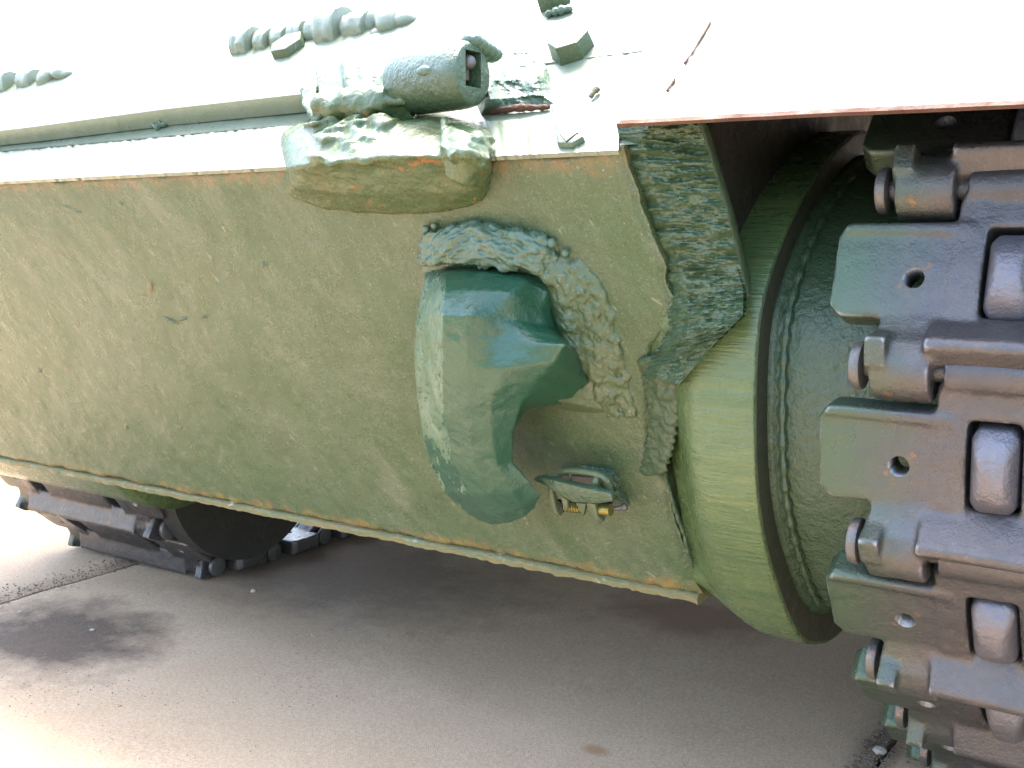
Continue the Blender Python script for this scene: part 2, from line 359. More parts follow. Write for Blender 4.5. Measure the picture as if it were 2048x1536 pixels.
# chips and raised scabs in the paint of the lower plate
for u, v, lx, ly, sl_ in ((140, 418, 26, 4, .25), (155, 424, 18, 3, .1), (240, 408, 9, 6, .2), (445, 459, 9, 4, 0), (475, 455, 5, 4, .3), (340, 641, 16, 3, .4), (365, 638, 8, 3, -.2), (408, 633, 8, 3, 0),
                         (252, 855, 5, 9, .2), (527, 528, 8, 5, .2), (700, 603, 4, 4, 0), (300, 575, 6, 14, .5), (285, 590, 16, 3, .1), (78, 742, 5, 5, 0), (540, 930, 20, 5, .8)):
    b = MB()
    def hh(a, c): 
        q = (1 - (2 * a - 1) ** 2) * (1 - (2 * c - 1) ** 2); return -.0010 + .0024 * q + .0010 * fr((a * 4, c * 4, u))
    patch(b, ((u - lx, v - ly - lx * sl_), (u + lx, v - ly + lx * sl_), (u + lx, v + ly + lx * sl_), (u - lx, v + ly - lx * sl_)), 14, 10, LP, hh)
    part('paint_scab', b, RUSTY if (u in (300, 285)) else PLATE)

# floor plate with its worn front rim
fl = MB(); rim = []
n = 260
for k in range(n + 1):
    x = XL + (XR - .004 - XL) * k / n
    j1 = .003 * fr((x * 30, 0, 9)) + .002 * fr((x * 90, 0, 9)); j2 = .004 * fr((x * 12, 5, 9)); j3 = .004 * fr((x * 35, 8, 2))
    base = NOSE + ES * (LEN + .004)
    pts = [base + EN * (-.004 + j1 * .5), base + ES * (.003 + j2 * .3) + EN * (.002 + j1), base + ES * (.013 + j2 * .5 + j3 * .5) + EN * (.002 + j1), base + ES * (.020 + j2 + j3) + EN * -.010, Vector((0, 1.62, .384)), Vector((0, 1.62, .40)), base - EN * .02]
    rim.append([(x, p.y, p.z) for p in pts])
fl.rings(rim)
part('floor_plate', fl, EDGE)
fb = MB(); fb.box((XL, 1.60, .385), (XR, 6.4, .408)); part('belly_plate', fb, DARK)

# nose cap (top face of the lower plate) and upper plate
up = MB(); nx, ny = 220, 90; vs = []
for j in range(ny + 1):
    for i in range(nx + 1):
        x = -2.66 + (-.56 + 2.66) * i / nx; s = .012 + .58 * j / ny
        d = .002 * fr((x * 5, s * 5, 3)) + .0006 * fr((x * 40, s * 40, 8))
        p = NOSE + ES2 * s + EN2 * d; vs.append((x, p.y, p.z))
up.add(vs, [(j * (nx + 1) + i, j * (nx + 1) + i + 1, (j + 1) * (nx + 1) + i + 1, (j + 1) * (nx + 1) + i) for j in range(ny) for i in range(nx)])
TOP = mat('sky_lit_paint', (.16, .19, .12), .32, tint=(.2, .22, .16), grain=.3, lump=.12, spec=.6, coat=.2)  # lighter copy of the olive paint, sky light put into its tone
part('upper_plate', up, TOP)
# narrow cap strip between nose edge and the joint line
def strip(mb, line0, line1, P, d0, d1, n=60, jit=.001, taper=None):
    dd = d1
    """slab between two pixel lines (bottom, top) on plane P from depth d0 to d1"""
    R = []
    for k in range(n + 1):
        t = k / n; a = lerp_path(line0, t); c = lerp_path(line1, t); q = jit * fr((k * .5, 1, 2)); d1 = dd if not taper or t < taper else dd + (d0 - .008 - dd) * min(1, (t - taper) / .16)
        A_ = P(a[0], a[1], d1 + q); B_ = P(c[0], c[1], d1 + q); N_ = EN2 * (d1 - d0); R.append([A_ - N_, A_, B_, B_ - N_])
    mb.rings(R)
b = MB(); strip(b, [(-60, 366), (600, 332), (1236, 300)], [(-60, 309), (560, 252), (1240, 236)], UP, -.003, .004, n=260, jit=.0025)
part('cap_strip', b, TOP)
b = MB(); R = []
for k in range(81):
    t = k / 80; u = -40 + 600 * t; v = 307 - 56 * t + .8 * fr((k * .6, 2, 2)); hh2 = .9 + .7 * fr((k * .3, 5, 2))
    R.append([UP(u, v - hh2, .0035), UP(u, v - hh2, .0048), UP(u, v + hh2, .0048), UP(u, v + hh2, .0035)])
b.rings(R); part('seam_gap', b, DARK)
# access door slab, its lower lip casts the long dark line
b = MB(); strip(b, [(-80, 271), (70, 253), (330, 218), (620, 186), (800, 168), (1060, 140), (1300, 110)], [(-80, -120), (200, -120), (450, -130), (700, -130), (900, -140), (1150, -140), (1400, -140)], UP, .002, .036, n=160, jit=.0015, taper=.66)
part('access_door', b, TOP, bevel=.004)
b = MB(); bead(b, [(300, 250, .003, .006), (318, 248, .008, .008), (336, 246, .003, .006)], UP, 60, .1); part('door_lip', b, WELD)

# ---- hinge on the nose
hb = MB()
# body wrapping from the upper plate over the nose on to the lower plate
cols = 26; R = []
lowr = [(572, 392), (600, 402), (640, 418), (720, 428), (800, 430), (880, 426), (940, 418), (972, 398)]
midr = [(570, 345), (610, 340), (680, 332), (740, 326), (800, 322), (870, 322), (930, 330), (982, 350)]
topr = [(560, 265), (600, 248), (640, 240), (700, 236), (780, 234), (850, 232), (930, 240), (985, 262)]
for k in range(cols + 1):
    t = k / cols; e = math.sin(math.pi * min(1, max(0, t))) ** .35
    a = lerp_path(lowr, t); m_ = lerp_path(midr, t); c = lerp_path(topr, t)
    ring = [LP(a[0], a[1], -.004), LP(a[0], a[1] - 4, .012 * e), LP((a[0] + m_[0]) / 2, a[1] * .6 + m_[1] * .4, .040 * e), LP(m_[0], m_[1] + 14, .058 * e),
            UP(m_[0], m_[1] - 10, .050 * e), UP(c[0], (c[1] + m_[1]) / 2, .046 * e), UP(c[0], c[1] + 10, .040 * e), UP(c[0], c[1], .020 * e), UP(c[0], c[1] - 4, -.004)]
    R.append(ring)
def base_disp(p): return .005 * fr(p, 22, 1) + .0016 * fr(p, 80, 2)
hb.rings(R)
# weld strands over it and a vertical seam, fused with the base
b = hb
for k, (u0, v0, u1, v1) in enumerate(((885, 270, 985, 300), (890, 288, 980, 318), (895, 306, 978, 338), (892, 322, 972, 354), (890, 340, 968, 368), (892, 258, 990, 280))):
    bead(b, [(u0, v0, .006, .044), ((u0 + u1) / 2, (v0 + v1) / 2 + 6, .008, .046), (u1, v1, .006, .012)], lambda u, v, d: UP(u, v, d) if v < 316 else LP(u, v, d + .012), 40, .2, seed=k)
bead(b, [(890, 236, .005, .045), (884, 300, .006, .052)], UP, 30, .3, seed=9)
rr = random.Random(8)
for k in range(34):
    u = rr.uniform(625, 775); v = rr.uniform(232, 320); q_ = rr.uniform(.7, 1.3); bead(b, [(u - 22 * q_, v + rr.uniform(-8, 12), .003 * q_, .036), (u, v + 4, .006 * q_, .046), (u + 24 * q_, v + rr.uniform(-12, 8), .003 * q_, .038)], UP, 14, .14, freq=.3, seed=k + 20)
hinge = part('hinge_base', b, HBASE, voxel=.0030, smooth=9, disp=lambda p: base_disp(p) * .45)
def hx(name, a, b_, r, m, voxel=None, disp=None, n=40, parent=None, **kw):
    q = MB(); q.cyl(a, b_, r, n=n); return part(name, q, m, parent, bevel=.003, **kw)
# left ear: small block and the moving leaf with its rusty underside
b = MB(); q = [(598, 172), (630, 172), (634, 238), (622, 236), (602, 205)]
ext(b, q, UP, EN2, .006, .050)
q = [(630, 140), (800, 112), (806, 196), (760, 204), (640, 214)]; ext(b, q, UP, EN2, .0, .058)
ax0 = UP(640, 214, .050); ax1 = UP(782, 198, .052)
R = []
for k in range(13):
    c = ax0.lerp(ax1, k / 12) + Vector((0, 0, -.004 + .010 * fr((k * .5, 4, 0)))); R.append([c + Vector((0, math.cos(a), math.sin(a))) * .024 * (1 + .25 * fr((k * .4, i * .4, 3))) for i in range(14) for a in [i * math.tau / 14]])
b.rings(R)
for k in range(14): bead(b, [(690 + 8 * k, 120 + 6 * math.sin(k * 2), .006, .056), (700 + 8 * k, 165, .009, .060), (705 + 8 * k, 210, .006, .052)], UP, 14, .2, seed=k + 60)
part('hinge_leaf', b, HBASE, hinge, voxel=.003, smooth=6, disp=lambda p: .003 * fr(p, 34) + .001 * fr(p, 90))
# big knuckle, its axis runs along the nose
kx0 = UP(800, 168, .052); kx1 = Vector((kx0.x + .160, kx0.y - .036, kx0.z - .002))
b = MB(); R = []
for k in range(17):
    t = k / 16; c = kx0.lerp(kx1, t); r = .047 * (1 - .12 * (abs(2 * t - 1) ** 8))
    R.append([c + Vector((0, math.cos(a), math.sin(a))) * r for i in range(28) for a in [i * math.tau / 28]])
b.rings(R)
cutm = MB(); ce = kx1 + Vector((0, -.0, .006)); cutm.box((ce.x - .03, ce.y - .018, ce.z - .024), (ce.x + .03, ce.y + .018, ce.z + .024))
cutm_me = bpy.data.meshes.new('c'); cutm_me.from_pydata(cutm.v, [], cutm.f); cuto = bpy.data.objects.new('c', cutm_me); C.objects.link(cuto)
kn = part('hinge_knuckle', b, DRUM, hinge, bevel=.004, cut=cuto, sm=True)
bpy.data.objects.remove(cuto)
b = MB(); b.box((ce.x - .028, ce.y - .008, ce.z - .014), (ce.x - .012, ce.y + .008, ce.z + .014)); b.blob((ce.x - .008, ce.y, ce.z + .010), .010)
part('hinge_pin', b, PIN, hinge, bevel=.002)
# weld build-up over the knuckle and to its right
b = MB()
def wh(a, c):
    e = min(1, 5 * min(a, 1 - a), 5 * min(c, 1 - c)); return -.006 + e * (.018 + .007 * fr((a * 3, c * 3, 1)) + .0025 * max(0, rid((a * 2.2, c * 7, 2), 1) - .9)) + e * (.045 * max(0, 1 - a * 3))
patch(b, ((900, 78), (1095, 75), (1120, 215), (960, 232)), 90, 70, UP, wh); part('weld_mass', b, WELD, hinge)
b = MB(); rr = random.Random(5)
for k in range(5):
    c = kx0.lerp(kx1, rr.uniform(.1, .95)); a = rr.uniform(R_(60), R_(215)); p = c + Vector((0, math.cos(a), math.sin(a))) * .044
    b.blob(p, (rr.uniform(.006, .018), rr.uniform(.004, .009), rr.uniform(.004, .009)), 2)
for k in range(5):
    p = kx1 + Vector((-.01, .01 + .012 * k, .046 - .003 * k)); b.blob(p, (.018, .014, .012), 2)
part('weld_spatter', b, WELD, hinge)['kind'] = 'stuff'
# small lug right of the hinge with a hole, at (1100-1180, 200-290)
b = MB(); q = [(1100, 205), (1114, 205), (1122, 262), (1150, 262), (1168, 270), (1140, 286), (1112, 284)]
ext(b, q, UP, EN2, -.004, .014); part('lug', b, WELD, None, bevel=.004)
b = MB(); q = [(1118, 266), (1156, 264), (1132, 282)]; ext(b, q, UP, EN2, .012, .0155); part('lug_recess', b, DARK)
b = MB(); bead(b, [(1180, 195, .003, .004), (1190, 182, .005, .006), (1198, 178, .003, .004)], UP, 14); part('rust_chip', b, RUSTY)
b = MB(); bead(b, [(975, 222, .004, .004), (1040, 216, .005, .006), (1100, 214, .003, .004)], UP, 40, .3, seed=3); part('rust_seam', b, FEDGE)

# long piano hinge higher on the plate: knuckles with gaps
def knuckle(u, v, r, half, m, d=.034):
    c = UP(u, v, d); b = MB(); R = []
    for k in range(9):
        t = k / 8; x = c.x - half + 2 * half * t
        R.append([Vector((x, c.y, c.z)) + Vector((0, math.cos(a), math.sin(a))) * r * (1 + .12 * fr((k * .4, i * .5, u))) for i in range(14) for a in [i * math.tau / 14]])
    b.rings(R); return part('piano_hinge_knuckle', b, m, None, bevel=.002)
for u, v, r, hf in ((12, 172, .030, .030), (62, 163, .026, .022), (497, 92, .033, .020), (535, 86, .026, .014), (568, 80, .024, .015), (604, 72, .026, .016), (637, 66, .026, .014), (672, 62, .040, .023), (722, 56, .028, .022)):
    knuckle(u, v, r, hf, TOP)
b = MB(); cc = UP(783, 48, .034); b.blob(cc, (.03, .03, .028), 3); b.blob(cc + Vector((.03, 0, .0)), (.022, .02, .018), 3); b.blob(cc + Vector((-.02, -.01, -.02)), (.02, .016, .018), 3)
part('hinge_end', b, TOP, None, disp=lambda p: .006 * fr(p, 30))
b = MB(); b.cyl(UP(490, 92, .03), UP(760, 50, .03), .024); part('hinge_rod', b, TOP, None, disp=lambda p: .003 * fr(p, 30))
b = MB(); cc = UP(100, 160, .03); b.blob(cc, (.03, .03, .026), 3); b.blob(cc + Vector((.045, 0, .008)), (.035, .02, .014), 3)
part('hinge_end', b, TOP, None, disp=lambda p: .007 * fr(p, 30))
# bolts
def hexbolt(u, v, r, hh_, ph, d=.030):
    c = UP(u, v, d); b = MB(); b.cyl(c - EN2 * .006, c + EN2 * hh_, r, r * .93, n=6, ph=ph); o = part('bolt_head', b, PAINT, None, bevel=.002)
hexbolt(583, 104, .036, .022, .2); hexbolt(1146, 104, .034, .026, .5, .002); hexbolt(1112, 6, .030, .03, 0, .002)
b = MB(); bead(b, [(1092, 30, .004, .006), (1115, 24, .007, .008), (1146, 18, .004, .006)], UP, 30, .4, seed=6); part('weld_bead', b, WELD)

# ---- weld strip between plate and side armour, right of the plate
b = MB()
wl = [(1246, 246), (1262, 330), (1290, 420), (1318, 500), (1345, 590), (1352, 655), (1318, 715), (1300, 752)]
wr = [(1398, 246), (1425, 330), (1452, 420), (1472, 500), (1494, 580), (1492, 630), (1440, 680), (1362, 770)]
def stripe(a, c, sd_):
    q = min(1, max(0, (c - .46) / .34)); q = q * q * (3 - 2 * q)
    dep = -.022 + .018 * min(1, max(0, (a - .05) / .22)) + q * (.036 + .026 * a)
    r1 = rid((a * 1.6 + .25 * math.sin(c * 30), c * 30, sd_), 1.0)
    return dep + .0080 * (r1 - 1.0) * (1 - .3 * q) + .003 * fr((a * 5, c * 26, 5)) - (.03 * q if a > .96 else 0)
vs = []; nu, nv = 90, 260
for j in range(nv + 1):
    c = j / nv
    l = lerp_path(wl, c); r = lerp_path(wr, c)
    for i in range(nu + 1):
        a = i / nu; u = l[0] - 14 + (r[0] - l[0] + 14) * a; v = l[1] + (r[1] - l[1]) * a
        d = stripe(a, c, 3)
        if a > .8: d -= .0 
        vs.append(LP(u, v, d))
b.add(vs, [(j * (nu + 1) + i, j * (nu + 1) + i + 1, (j + 1) * (nu + 1) + i + 1, (j + 1) * (nu + 1) + i) for j in range(nv) for i in range(nu)])
part('side_weld', b, DWELD)
# smooth bevel of the side armour right of the weld
b = MB(); n = 40; R = []
er = [(1398, 240), (1425, 330), (1452, 420), (1475, 510), (1500, 610), (1506, 680)]
for k in range(n + 1):
    u, v = lerp_path(er, k / n); p = LP(u - 12, v, -.014); q = LP(u, v, -.012); 
    R.append([p, q, q + Vector((.003, .008, 0)), q + Vector((.0, .03, 0)), p + Vector((0, .03, 0))])
b.rings(R); part('side_armour_edge', b, DWELD, subd=1)

# ---- final drive housings (both ends), lathe round the sprocket shaft
HPR = [(1.60, 1.07), (1.46, 1.0), (1.37, .93), (1.308, .85), (1.294, .76), (1.306, .64), (1.338, .55), (1.40, .46), (1.49, .365), (1.59, .315), (1.72, .298), (1.90, .33), (2.06, .46), (2.13, .64), (2.13, .85), (2.05, 1.0), (1.85, 1.08), (1.72, 1.10)]
HC0 = (1.70, .74)
def hprof(k, n=120, dy=0., lift=0.):
    P0 = HPR + [HPR[0]]; out = []
    for i in range(n):
        t = i / n * (len(HPR)); q = int(t); f = t - q; m_ = len(HPR); p = [HPR[(q + j - 1) % m_] for j in range(4)]
        c = [.5 * (2 * p[1][d] + (p[2][d] - p[0][d]) * f + (2 * p[0][d] - 5 * p[1][d] + 4 * p[2][d] - p[3][d]) * f * f + (3 * p[1][d] - p[0][d] - 3 * p[2][d] + p[3][d]) * f ** 3) for d in (0, 1)]
        y = HC0[0] + (c[0] - HC0[0]) * k + dy; z = HC0[1] + (c[1] - HC0[1]) * k
        if z < .45: z += lift * (.45 - z) / .15
        if dy: y, z = (y - 1.70) * .46 + 1.715, (z - .74) * .46 + .478
        out.append((y, z))
    return out
def housing(flip):
    X = (lambda x: -2.13 + (x + .68) * -4.2) if flip else (lambda x: x)
    dy = 1e-6 if flip else 0
    b = MB(); R = []
    for x, k, lf in ((-.68, 1, .10), (-.662, 1, .088), (-.648, 1, .076), (-.632, 1, .058), (-.612, 1, .036), (-.588, 1, .014), (-.57, 1, .004), (-.515, 1, 0), (-.502, .999, 0), (-.4995, .996, 0)):
        g = max(0, min(1, (x + .662) / .085)); g = g * g * (3 - 2 * g); ring = []
        for y, z in hprof(k, dy=dy, lift=0 if flip else lf):
            yp = NOSE.y + (NOSE.z - z) * .4187 + (.004 if x > -.67 else .03)
            if not flip and z < 1.0 and y < 1.62 and y < yp: y = yp + (y - yp) * g
            ring.append((X(x), y, z))
        R.append(ring)
    b.rings(R, close=True)
    o = part('final_drive_housing', b, BRUSH, disp=lambda p: .0010 * fr((p.x * 1.5, p.y * 30, p.z * 30), 1.5) + .001 * fr(p, 6))
    b = MB(); R = []
    for x, k in ((-.4985, .90), (-.492, .875), (-.486, .865), (-.476, .86), (-.47, .865), (-.455, .86), (-.40, .855), (-.30, .845), (-.24, .82)):
        R.append([(X(x), y, z) for y, z in hprof(k, dy=dy)])
    if flip: R = R[:3]
    b.rings(R); part('sprocket_drum', b, DRUM, o, disp=lambda p: .0012 * fr(p, 18))
    b = MB(); R = []
    pr = hprof(.868, 240, dy)[:110]
    for k in range(1, 109):
        y, z = pr[k]; tn = Vector((0, pr[k + 1][0] - pr[k - 1][0], pr[k + 1][1] - pr[k - 1][1])).normalized(); nn = Vector((0, tn.z, -tn.y))
        q = .006 * (1 + .3 * math.sin(k * 1.3)); c = Vector((X(-.482), y, z)); R.append([c + (nn * math.cos(g) + Vector((1, 0, 0)) * math.sin(g)) * q for m_ in range(8) for g in [m_ * math.tau / 8]])
    if not flip:
        b.rings(R); part('weld_bead', b, DRUM, o)
        b = MB(); b.rings([[(x, y, z) for y, z in hprof(k)] for x, k in ((-.53, .985), (-.4985, .985), (-.4978, .975), (-.4978, .88), (-.53, .87))])
        part('flange_face', b, FLANGE, o)
    return o
housing(False); housing(True)
# weld at the foot of the curl, between plate and housing (dark lumpy, left of the housing)
b = MB(); rr = random.Random(11)
for k in range(30):                              # upright run between plate and housing
    t = k / 29; v = 722 + 220 * t; u = 1300 + 18 * math.sin(t * 3.1) + (6 if k % 2 else 0); r = .0085 - .003 * t
    bead(b, [(u - 26, v + 4, r * .7, -.002), (u + 8, v, r, .008), (u + 28 - 6 * t, v - 3, r * .9, .016), (u + 46 - 16 * t, v + 2, r * .4, .018)], LP, 12, .25, seed=k)
bead(b, [(1325, 935, .005, .006), (1345, 1000, .004, .005), (1364, 1060, .004, .005), (1388, 1140, .003, .003)], LP, 60, .3, seed=44)
part('curl_weld', b, DWELD, voxel=.0026, smooth=4, disp=lambda p: .0016 * fr(p, 60))

# ---- tow hook
HK = [
 [(850, 552, -.012), (850, 550, .004), (868, 540, .008), (890, 534, .010), (980, 534, .010), (1062, 545, .010), (1096, 556, .004), (1126, 572, -.012)],
 [(846, 575, -.012), (848, 560, .030), (866, 548, .040), (892, 545, .042), (970, 545, .042), (1052, 558, .036), (1098, 582, .018), (1130, 600, -.012)],
 [(842, 610, -.012), (842, 590, .052), (858, 576, .080), (890, 578, .088), (950, 580, .090), (1020, 588, .074), (1086, 616, .034), (1134, 640, -.012)],
 [(840, 660, -.012), (833, 630, .070), (852, 622, .112), (886, 628, .122), (940, 630, .124), (1000, 636, .096), (1092, 652, .046), (1146, 672, -.012)],
 [(842, 710, -.012), (829, 680, .090), (850, 676, .126), (884, 682, .136), (935, 684, .138), (1000, 690, .112), (1134, 688, .088), (1172, 716, -.012)],
 [(842, 765, -.012), (830, 735, .104), (850, 732, .134), (884, 736, .144), (932, 740, .146), (1005, 734, .128), (1108, 728, .100), (1196, 772, -.012)],
 [(850, 792, .0), (833, 790, .110), (852, 790, .138), (886, 792, .147), (935, 796, .150), (990, 788, .136), (1068, 768, .104), (1168, 806, .0)],
 [(872, 815, .056), (838, 826, .116), (858, 826, .140), (890, 828, .148), (935, 830, .150), (980, 826, .136), (1044, 806, .106), (1060, 818, .060)],
 [(890, 872, .064), (845, 876, .118), (868, 878, .138), (898, 880, .146), (940, 880, .147), (985, 876, .134), (1027, 866, .108), (1012, 872, .066)],
 [(900, 925, .064), (860, 930, .115), (880, 934, .134), (912, 936, .142), (950, 936, .143), (994, 934, .130), (1027, 926, .106), (1010, 928, .064)],
 [(930, 970, .064), (882, 980, .110), (902, 985, .126), (935, 988, .134), (980, 990, .134), (1024, 984, .122), (1060, 962, .100), (1040, 968, .064)],
 [(965, 1000, .064), (922, 1018, .100), (940, 1022, .112), (968, 1026, .118), (1005, 1026, .118), (1046, 1014, .108), (1082, 990, .092), (1058, 996, .066)],
 [(985, 1018, .070), (960, 1042, .090), (975, 1047, .096), (995, 1048, .100), (1020, 1044, .100), (1048, 1034, .096), (1070, 1016, .086), (1046, 1012, .072)],
]
FD_ = [.010, .042, .090, .128, .137, .141, .143, .143, .142, .138, .130, .114, .096]
for i, r in enumerate(HK):
    f0 = FD_[i]; r[3] = (r[3][0], r[3][1], f0); r[2] = (r[3][0] - 9, r[3][1] + 2, f0 - .006)
    r[1] = (r[1][0], r[1][1], max(.004, f0 - (.012, .024, .05, .058, .058, .056, .052, .046, .042, .036, .030, .024, .012)[i]))
    r[4] = (r[4][0], r[4][1], f0 + (.002 if i > 1 else 0))
b = MB(); b.rings([[LP(*p) for p in r] for r in HK])
def hd(p): return .0022 * fr(p, 11, 3) + .0007 * fr(p, 45, 5) - .0035 * max(0, fr(p, 22, 9) - .22)
hook = part('tow_hook', b, HOOK, subd=4, disp=hd, crease=.82)
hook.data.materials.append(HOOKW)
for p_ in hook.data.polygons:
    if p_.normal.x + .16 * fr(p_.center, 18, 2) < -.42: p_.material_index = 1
b = MB()
for k, (o_, h0) in enumerate(((0, .026), (14, .024), (28, .020), (42, .016), (55, .010))):
    bead(b, [(838 + k * 3, 520 - o_ * .7, .006, .004), (880, 518 - o_ * .9, .009, h0), (950, 516 - o_, .010, h0), (1020, 522 - o_, .010, h0), (1080, 536 - o_, .009, h0 * .8), (1118 - k * 3, 556 - o_ * 1.15, .005, .004)], LP, 170, .10, freq=.3, seed=k * 7 + 1)
    bead(b, [(842 + k * 3, 512 - o_ * .7, .003, .012), (890, 510 - o_ * .85, .004, h0 + .008), (960, 512 - o_ * .95, .005, h0 + .009), (1030, 522 - o_, .0045, h0 + .009), (1090, 542 - o_, .003, h0 * .8 + .004)], LP, 150, .15, freq=.2, seed=k * 9 + 4)
b_top = b; b = MB()
for k in range(6):                                # strands running down the right side of the root
    o_ = k * 15
    bead(b, [(1066 + o_ * .6, 520 - (5 - k) * 2, .007, .012 - k * .002), (1100 + o_ * .9, 552 - o_ * .25, .009, .017 - k * .004), (1136 + o_ * 1.0, 610 - o_ * .2, .010, .015 - k * .0035), (1162 + o_ * 1.0, 690, .010, .012 - k * .003), (1190 + o_ * .9, 765, .009, .008 - k * .003), (1218 + o_ * .7, 835, .004, .0)], LP, 150, .14, freq=.3, seed=k * 5 + 31)
part('weld_bead', b, PAINT, hook, voxel=.0022, smooth=3, disp=lambda p: .0018 * fr(p, 40, 4) + .0010 * fr(p, 110, 2))
b = b_top
part('weld_bead', b, WELD, hook, voxel=.0020, smooth=1, disp=lambda p: .0016 * fr(p, 34, 1) + .0042 * (rid((p.x * 16, p.y * 30, p.z * 62 + 1.5 * math.sin(p.x * 30)), 1.) - 1.2))
# base fill under the strands
def bf(a, c):
    e = min(1, 4 * min(a, 1 - a), 4 * min(c, 1 - c)); return -.004 + e * (.018 + .005 * fr((a * 6, c * 3, 1)))
b = MB(); patch(b, ((826, 462), (1130, 478), (1145, 580), (830, 550)), 80, 30, LP, bf); part('weld_fill', b, WELD, hook)
b = MB()
def rf(a, c):
    e = min(1, 3.5 * min(a, 1 - a), 6 * c, 2.2 * (1 - c)); e = e * e * (3 - 2 * e); return -.005 + e * (.012 + .006 * fr((a * 4, c * 9, 1)) + .0015 * (rid((a * 3 + c * 2, c * 9, 6), 1.) - 1.1) + .050 * (1 - a) ** 1.6 * min(1, .3 + c))
patch(b, ((1062, 500), (1176, 520), (1290, 850), (1120, 822)), 110, 220, LP, rf); part('weld_fill', b, PAINT, hook)
b = MB(); rr = random.Random(2)
for k in range(6):
    t = rr.random(); u = 1120 + 115 * t + rr.uniform(-25, 40); v = 510 + 290 * t; p = LP(u, v, .008 - .006 * rr.random()); r = rr.uniform(.002, .005); b.blob(p, (r * rr.uniform(.7, 1.8), r, r * rr.uniform(.8, 1.4)), 2)
for u, v, r in ((1103, 486, .007), (1130, 506, .006), (852, 458, .006), (868, 452, .005)): b.blob(LP(u, v, .008), r, 2)
part('weld_spatter', b, WELD, hook, disp=lambda p: .001 * fr(p, 90))['kind'] = 'stuff'

b = MB()
def ft(a, c):
    e = min(1, 8 * (1 - c)); return -.006 + (.006 + .085 * (1 - a) ** 1.9) * e * min(1, .25 + 1.4 * c) * min(1, 4 * (1 - a)) + .003 * fr((a * 4, c * 5, 2))
patch(b, ((1085, 660), (1190, 690), (1262, 850), (1052, 808)), 60, 60, LP, ft); part('hook_foot', b, PAINT, hook)

# ---- spring latch below the hook mouth
lt = MB(); q = [(1064, 960), (1080, 956), (1110, 962), (1150, 972), (1222, 988), (1226, 1004), (1200, 1008), (1145, 1006), (1110, 986), (1090, 972)]
ext(lt, q, LP, EN, .060, .072)
latch = part('latch', lt, DRUM, None, bevel=.003)
b = MB()
def bar(b, pts, r, P=LP, n=8):
    R = []
    for k in range(len(pts)):
        c = P(*pts[k]); c0 = P(*pts[max(0, k - 1)]); c1 = P(*pts[min(len(pts) - 1, k + 1)]); t = (c1 - c0).normalized()
        e = t.cross(EN).normalized(); g = t.cross(e); R.append([c + (e * math.cos(a) + g * math.sin(a)) * r for i in range(n) for a in [i * math.tau / n]])
    b.rings(R)
bar(b, [(1106, 968, .045), (1118, 946, .045), (1130, 938, .045), (1200, 946, .045), (1216, 958, .045), (1222, 985, .045)], .0065)
bar(b, [(1140, 942, .045), (1142, 966, .05)], .0035); bar(b, [(1196, 948, .045), (1186, 980, .055)], .008)
part('latch_frame', b, PAINT, latch, subd=1)
b = MB(); q = [(1112, 950), (1196, 956), (1190, 978), (1110, 970)]; ext(b, q, LP, EN, .02, .024); part('latch_pocket', b, PIN, latch)
for q in ([(1094, 972), (1104, 980), (1112, 1020), (1120, 1034), (1108, 1028), (1096, 1008)], [(1172, 1006), (1190, 1008), (1196, 1036), (1206, 1046), (1192, 1040), (1178, 1028)], [(1120, 990), (1134, 1002), (1136, 1018), (1128, 1024)], [(1150, 1006), (1172, 1008), (1166, 1034), (1158, 1020)]):
    b = MB(); ext(b, q, LP, EN, .048, .058); part('latch_leg', b, PAINT, latch, bevel=.0015)
for q in ([(1190, 1006), (1222, 1006), (1222, 1022), (1200, 1048), (1192, 1030)], [(1104, 1000), (1122, 1004), (1126, 1026), (1114, 1032)]):
    b = MB(); ext(b, q, LP, EN, .034, .040); part('latch_cheek', b, DARK, latch)
b = MB(); pts = []
for k in range(140):
    a = k / 140 * math.tau * 7; c = LP(1130 + 36 * k / 140, 1012 + 4 * k / 140, .043); pts.append(c + Vector((0, math.cos(a), math.sin(a))) * .0075)
R = []
for k in range(140):
    t = (pts[min(139, k + 1)] - pts[max(0, k - 1)]).normalized(); e = t.orthogonal().normalized(); g = t.cross(e); R.append([pts[k] + (e * math.cos(a) + g * math.sin(a)) * .0016 for i in range(6) for a in [i * math.tau / 6]])
b.rings(R); part('latch_spring', b, BRASS, latch)
b = MB(); b.cyl(LP(1194, 1018, .046), LP(1222, 1020, .046), .009); part('latch_bolt', b, BRASS, latch)
b = MB(); bar(b, [(1222, 1018, .03), (1250, 1014, .02)], .004); b.blob(LP(1248, 1014, .02), .006, 2); part('latch_pin', b, PIN, latch)
b = MB()
def lw(a, c):
    e = min(1, 4 * min(a, 1 - a), 4 * min(c, 1 - c)); return -.005 + e * (.022 + .012 * fr((a * 5, c * 5, 1)))
patch(b, ((1150, 925), (1235, 935), (1262, 1015), (1215, 1012)), 36, 36, LP, lw); part('weld_fill', b, WELD, latch)

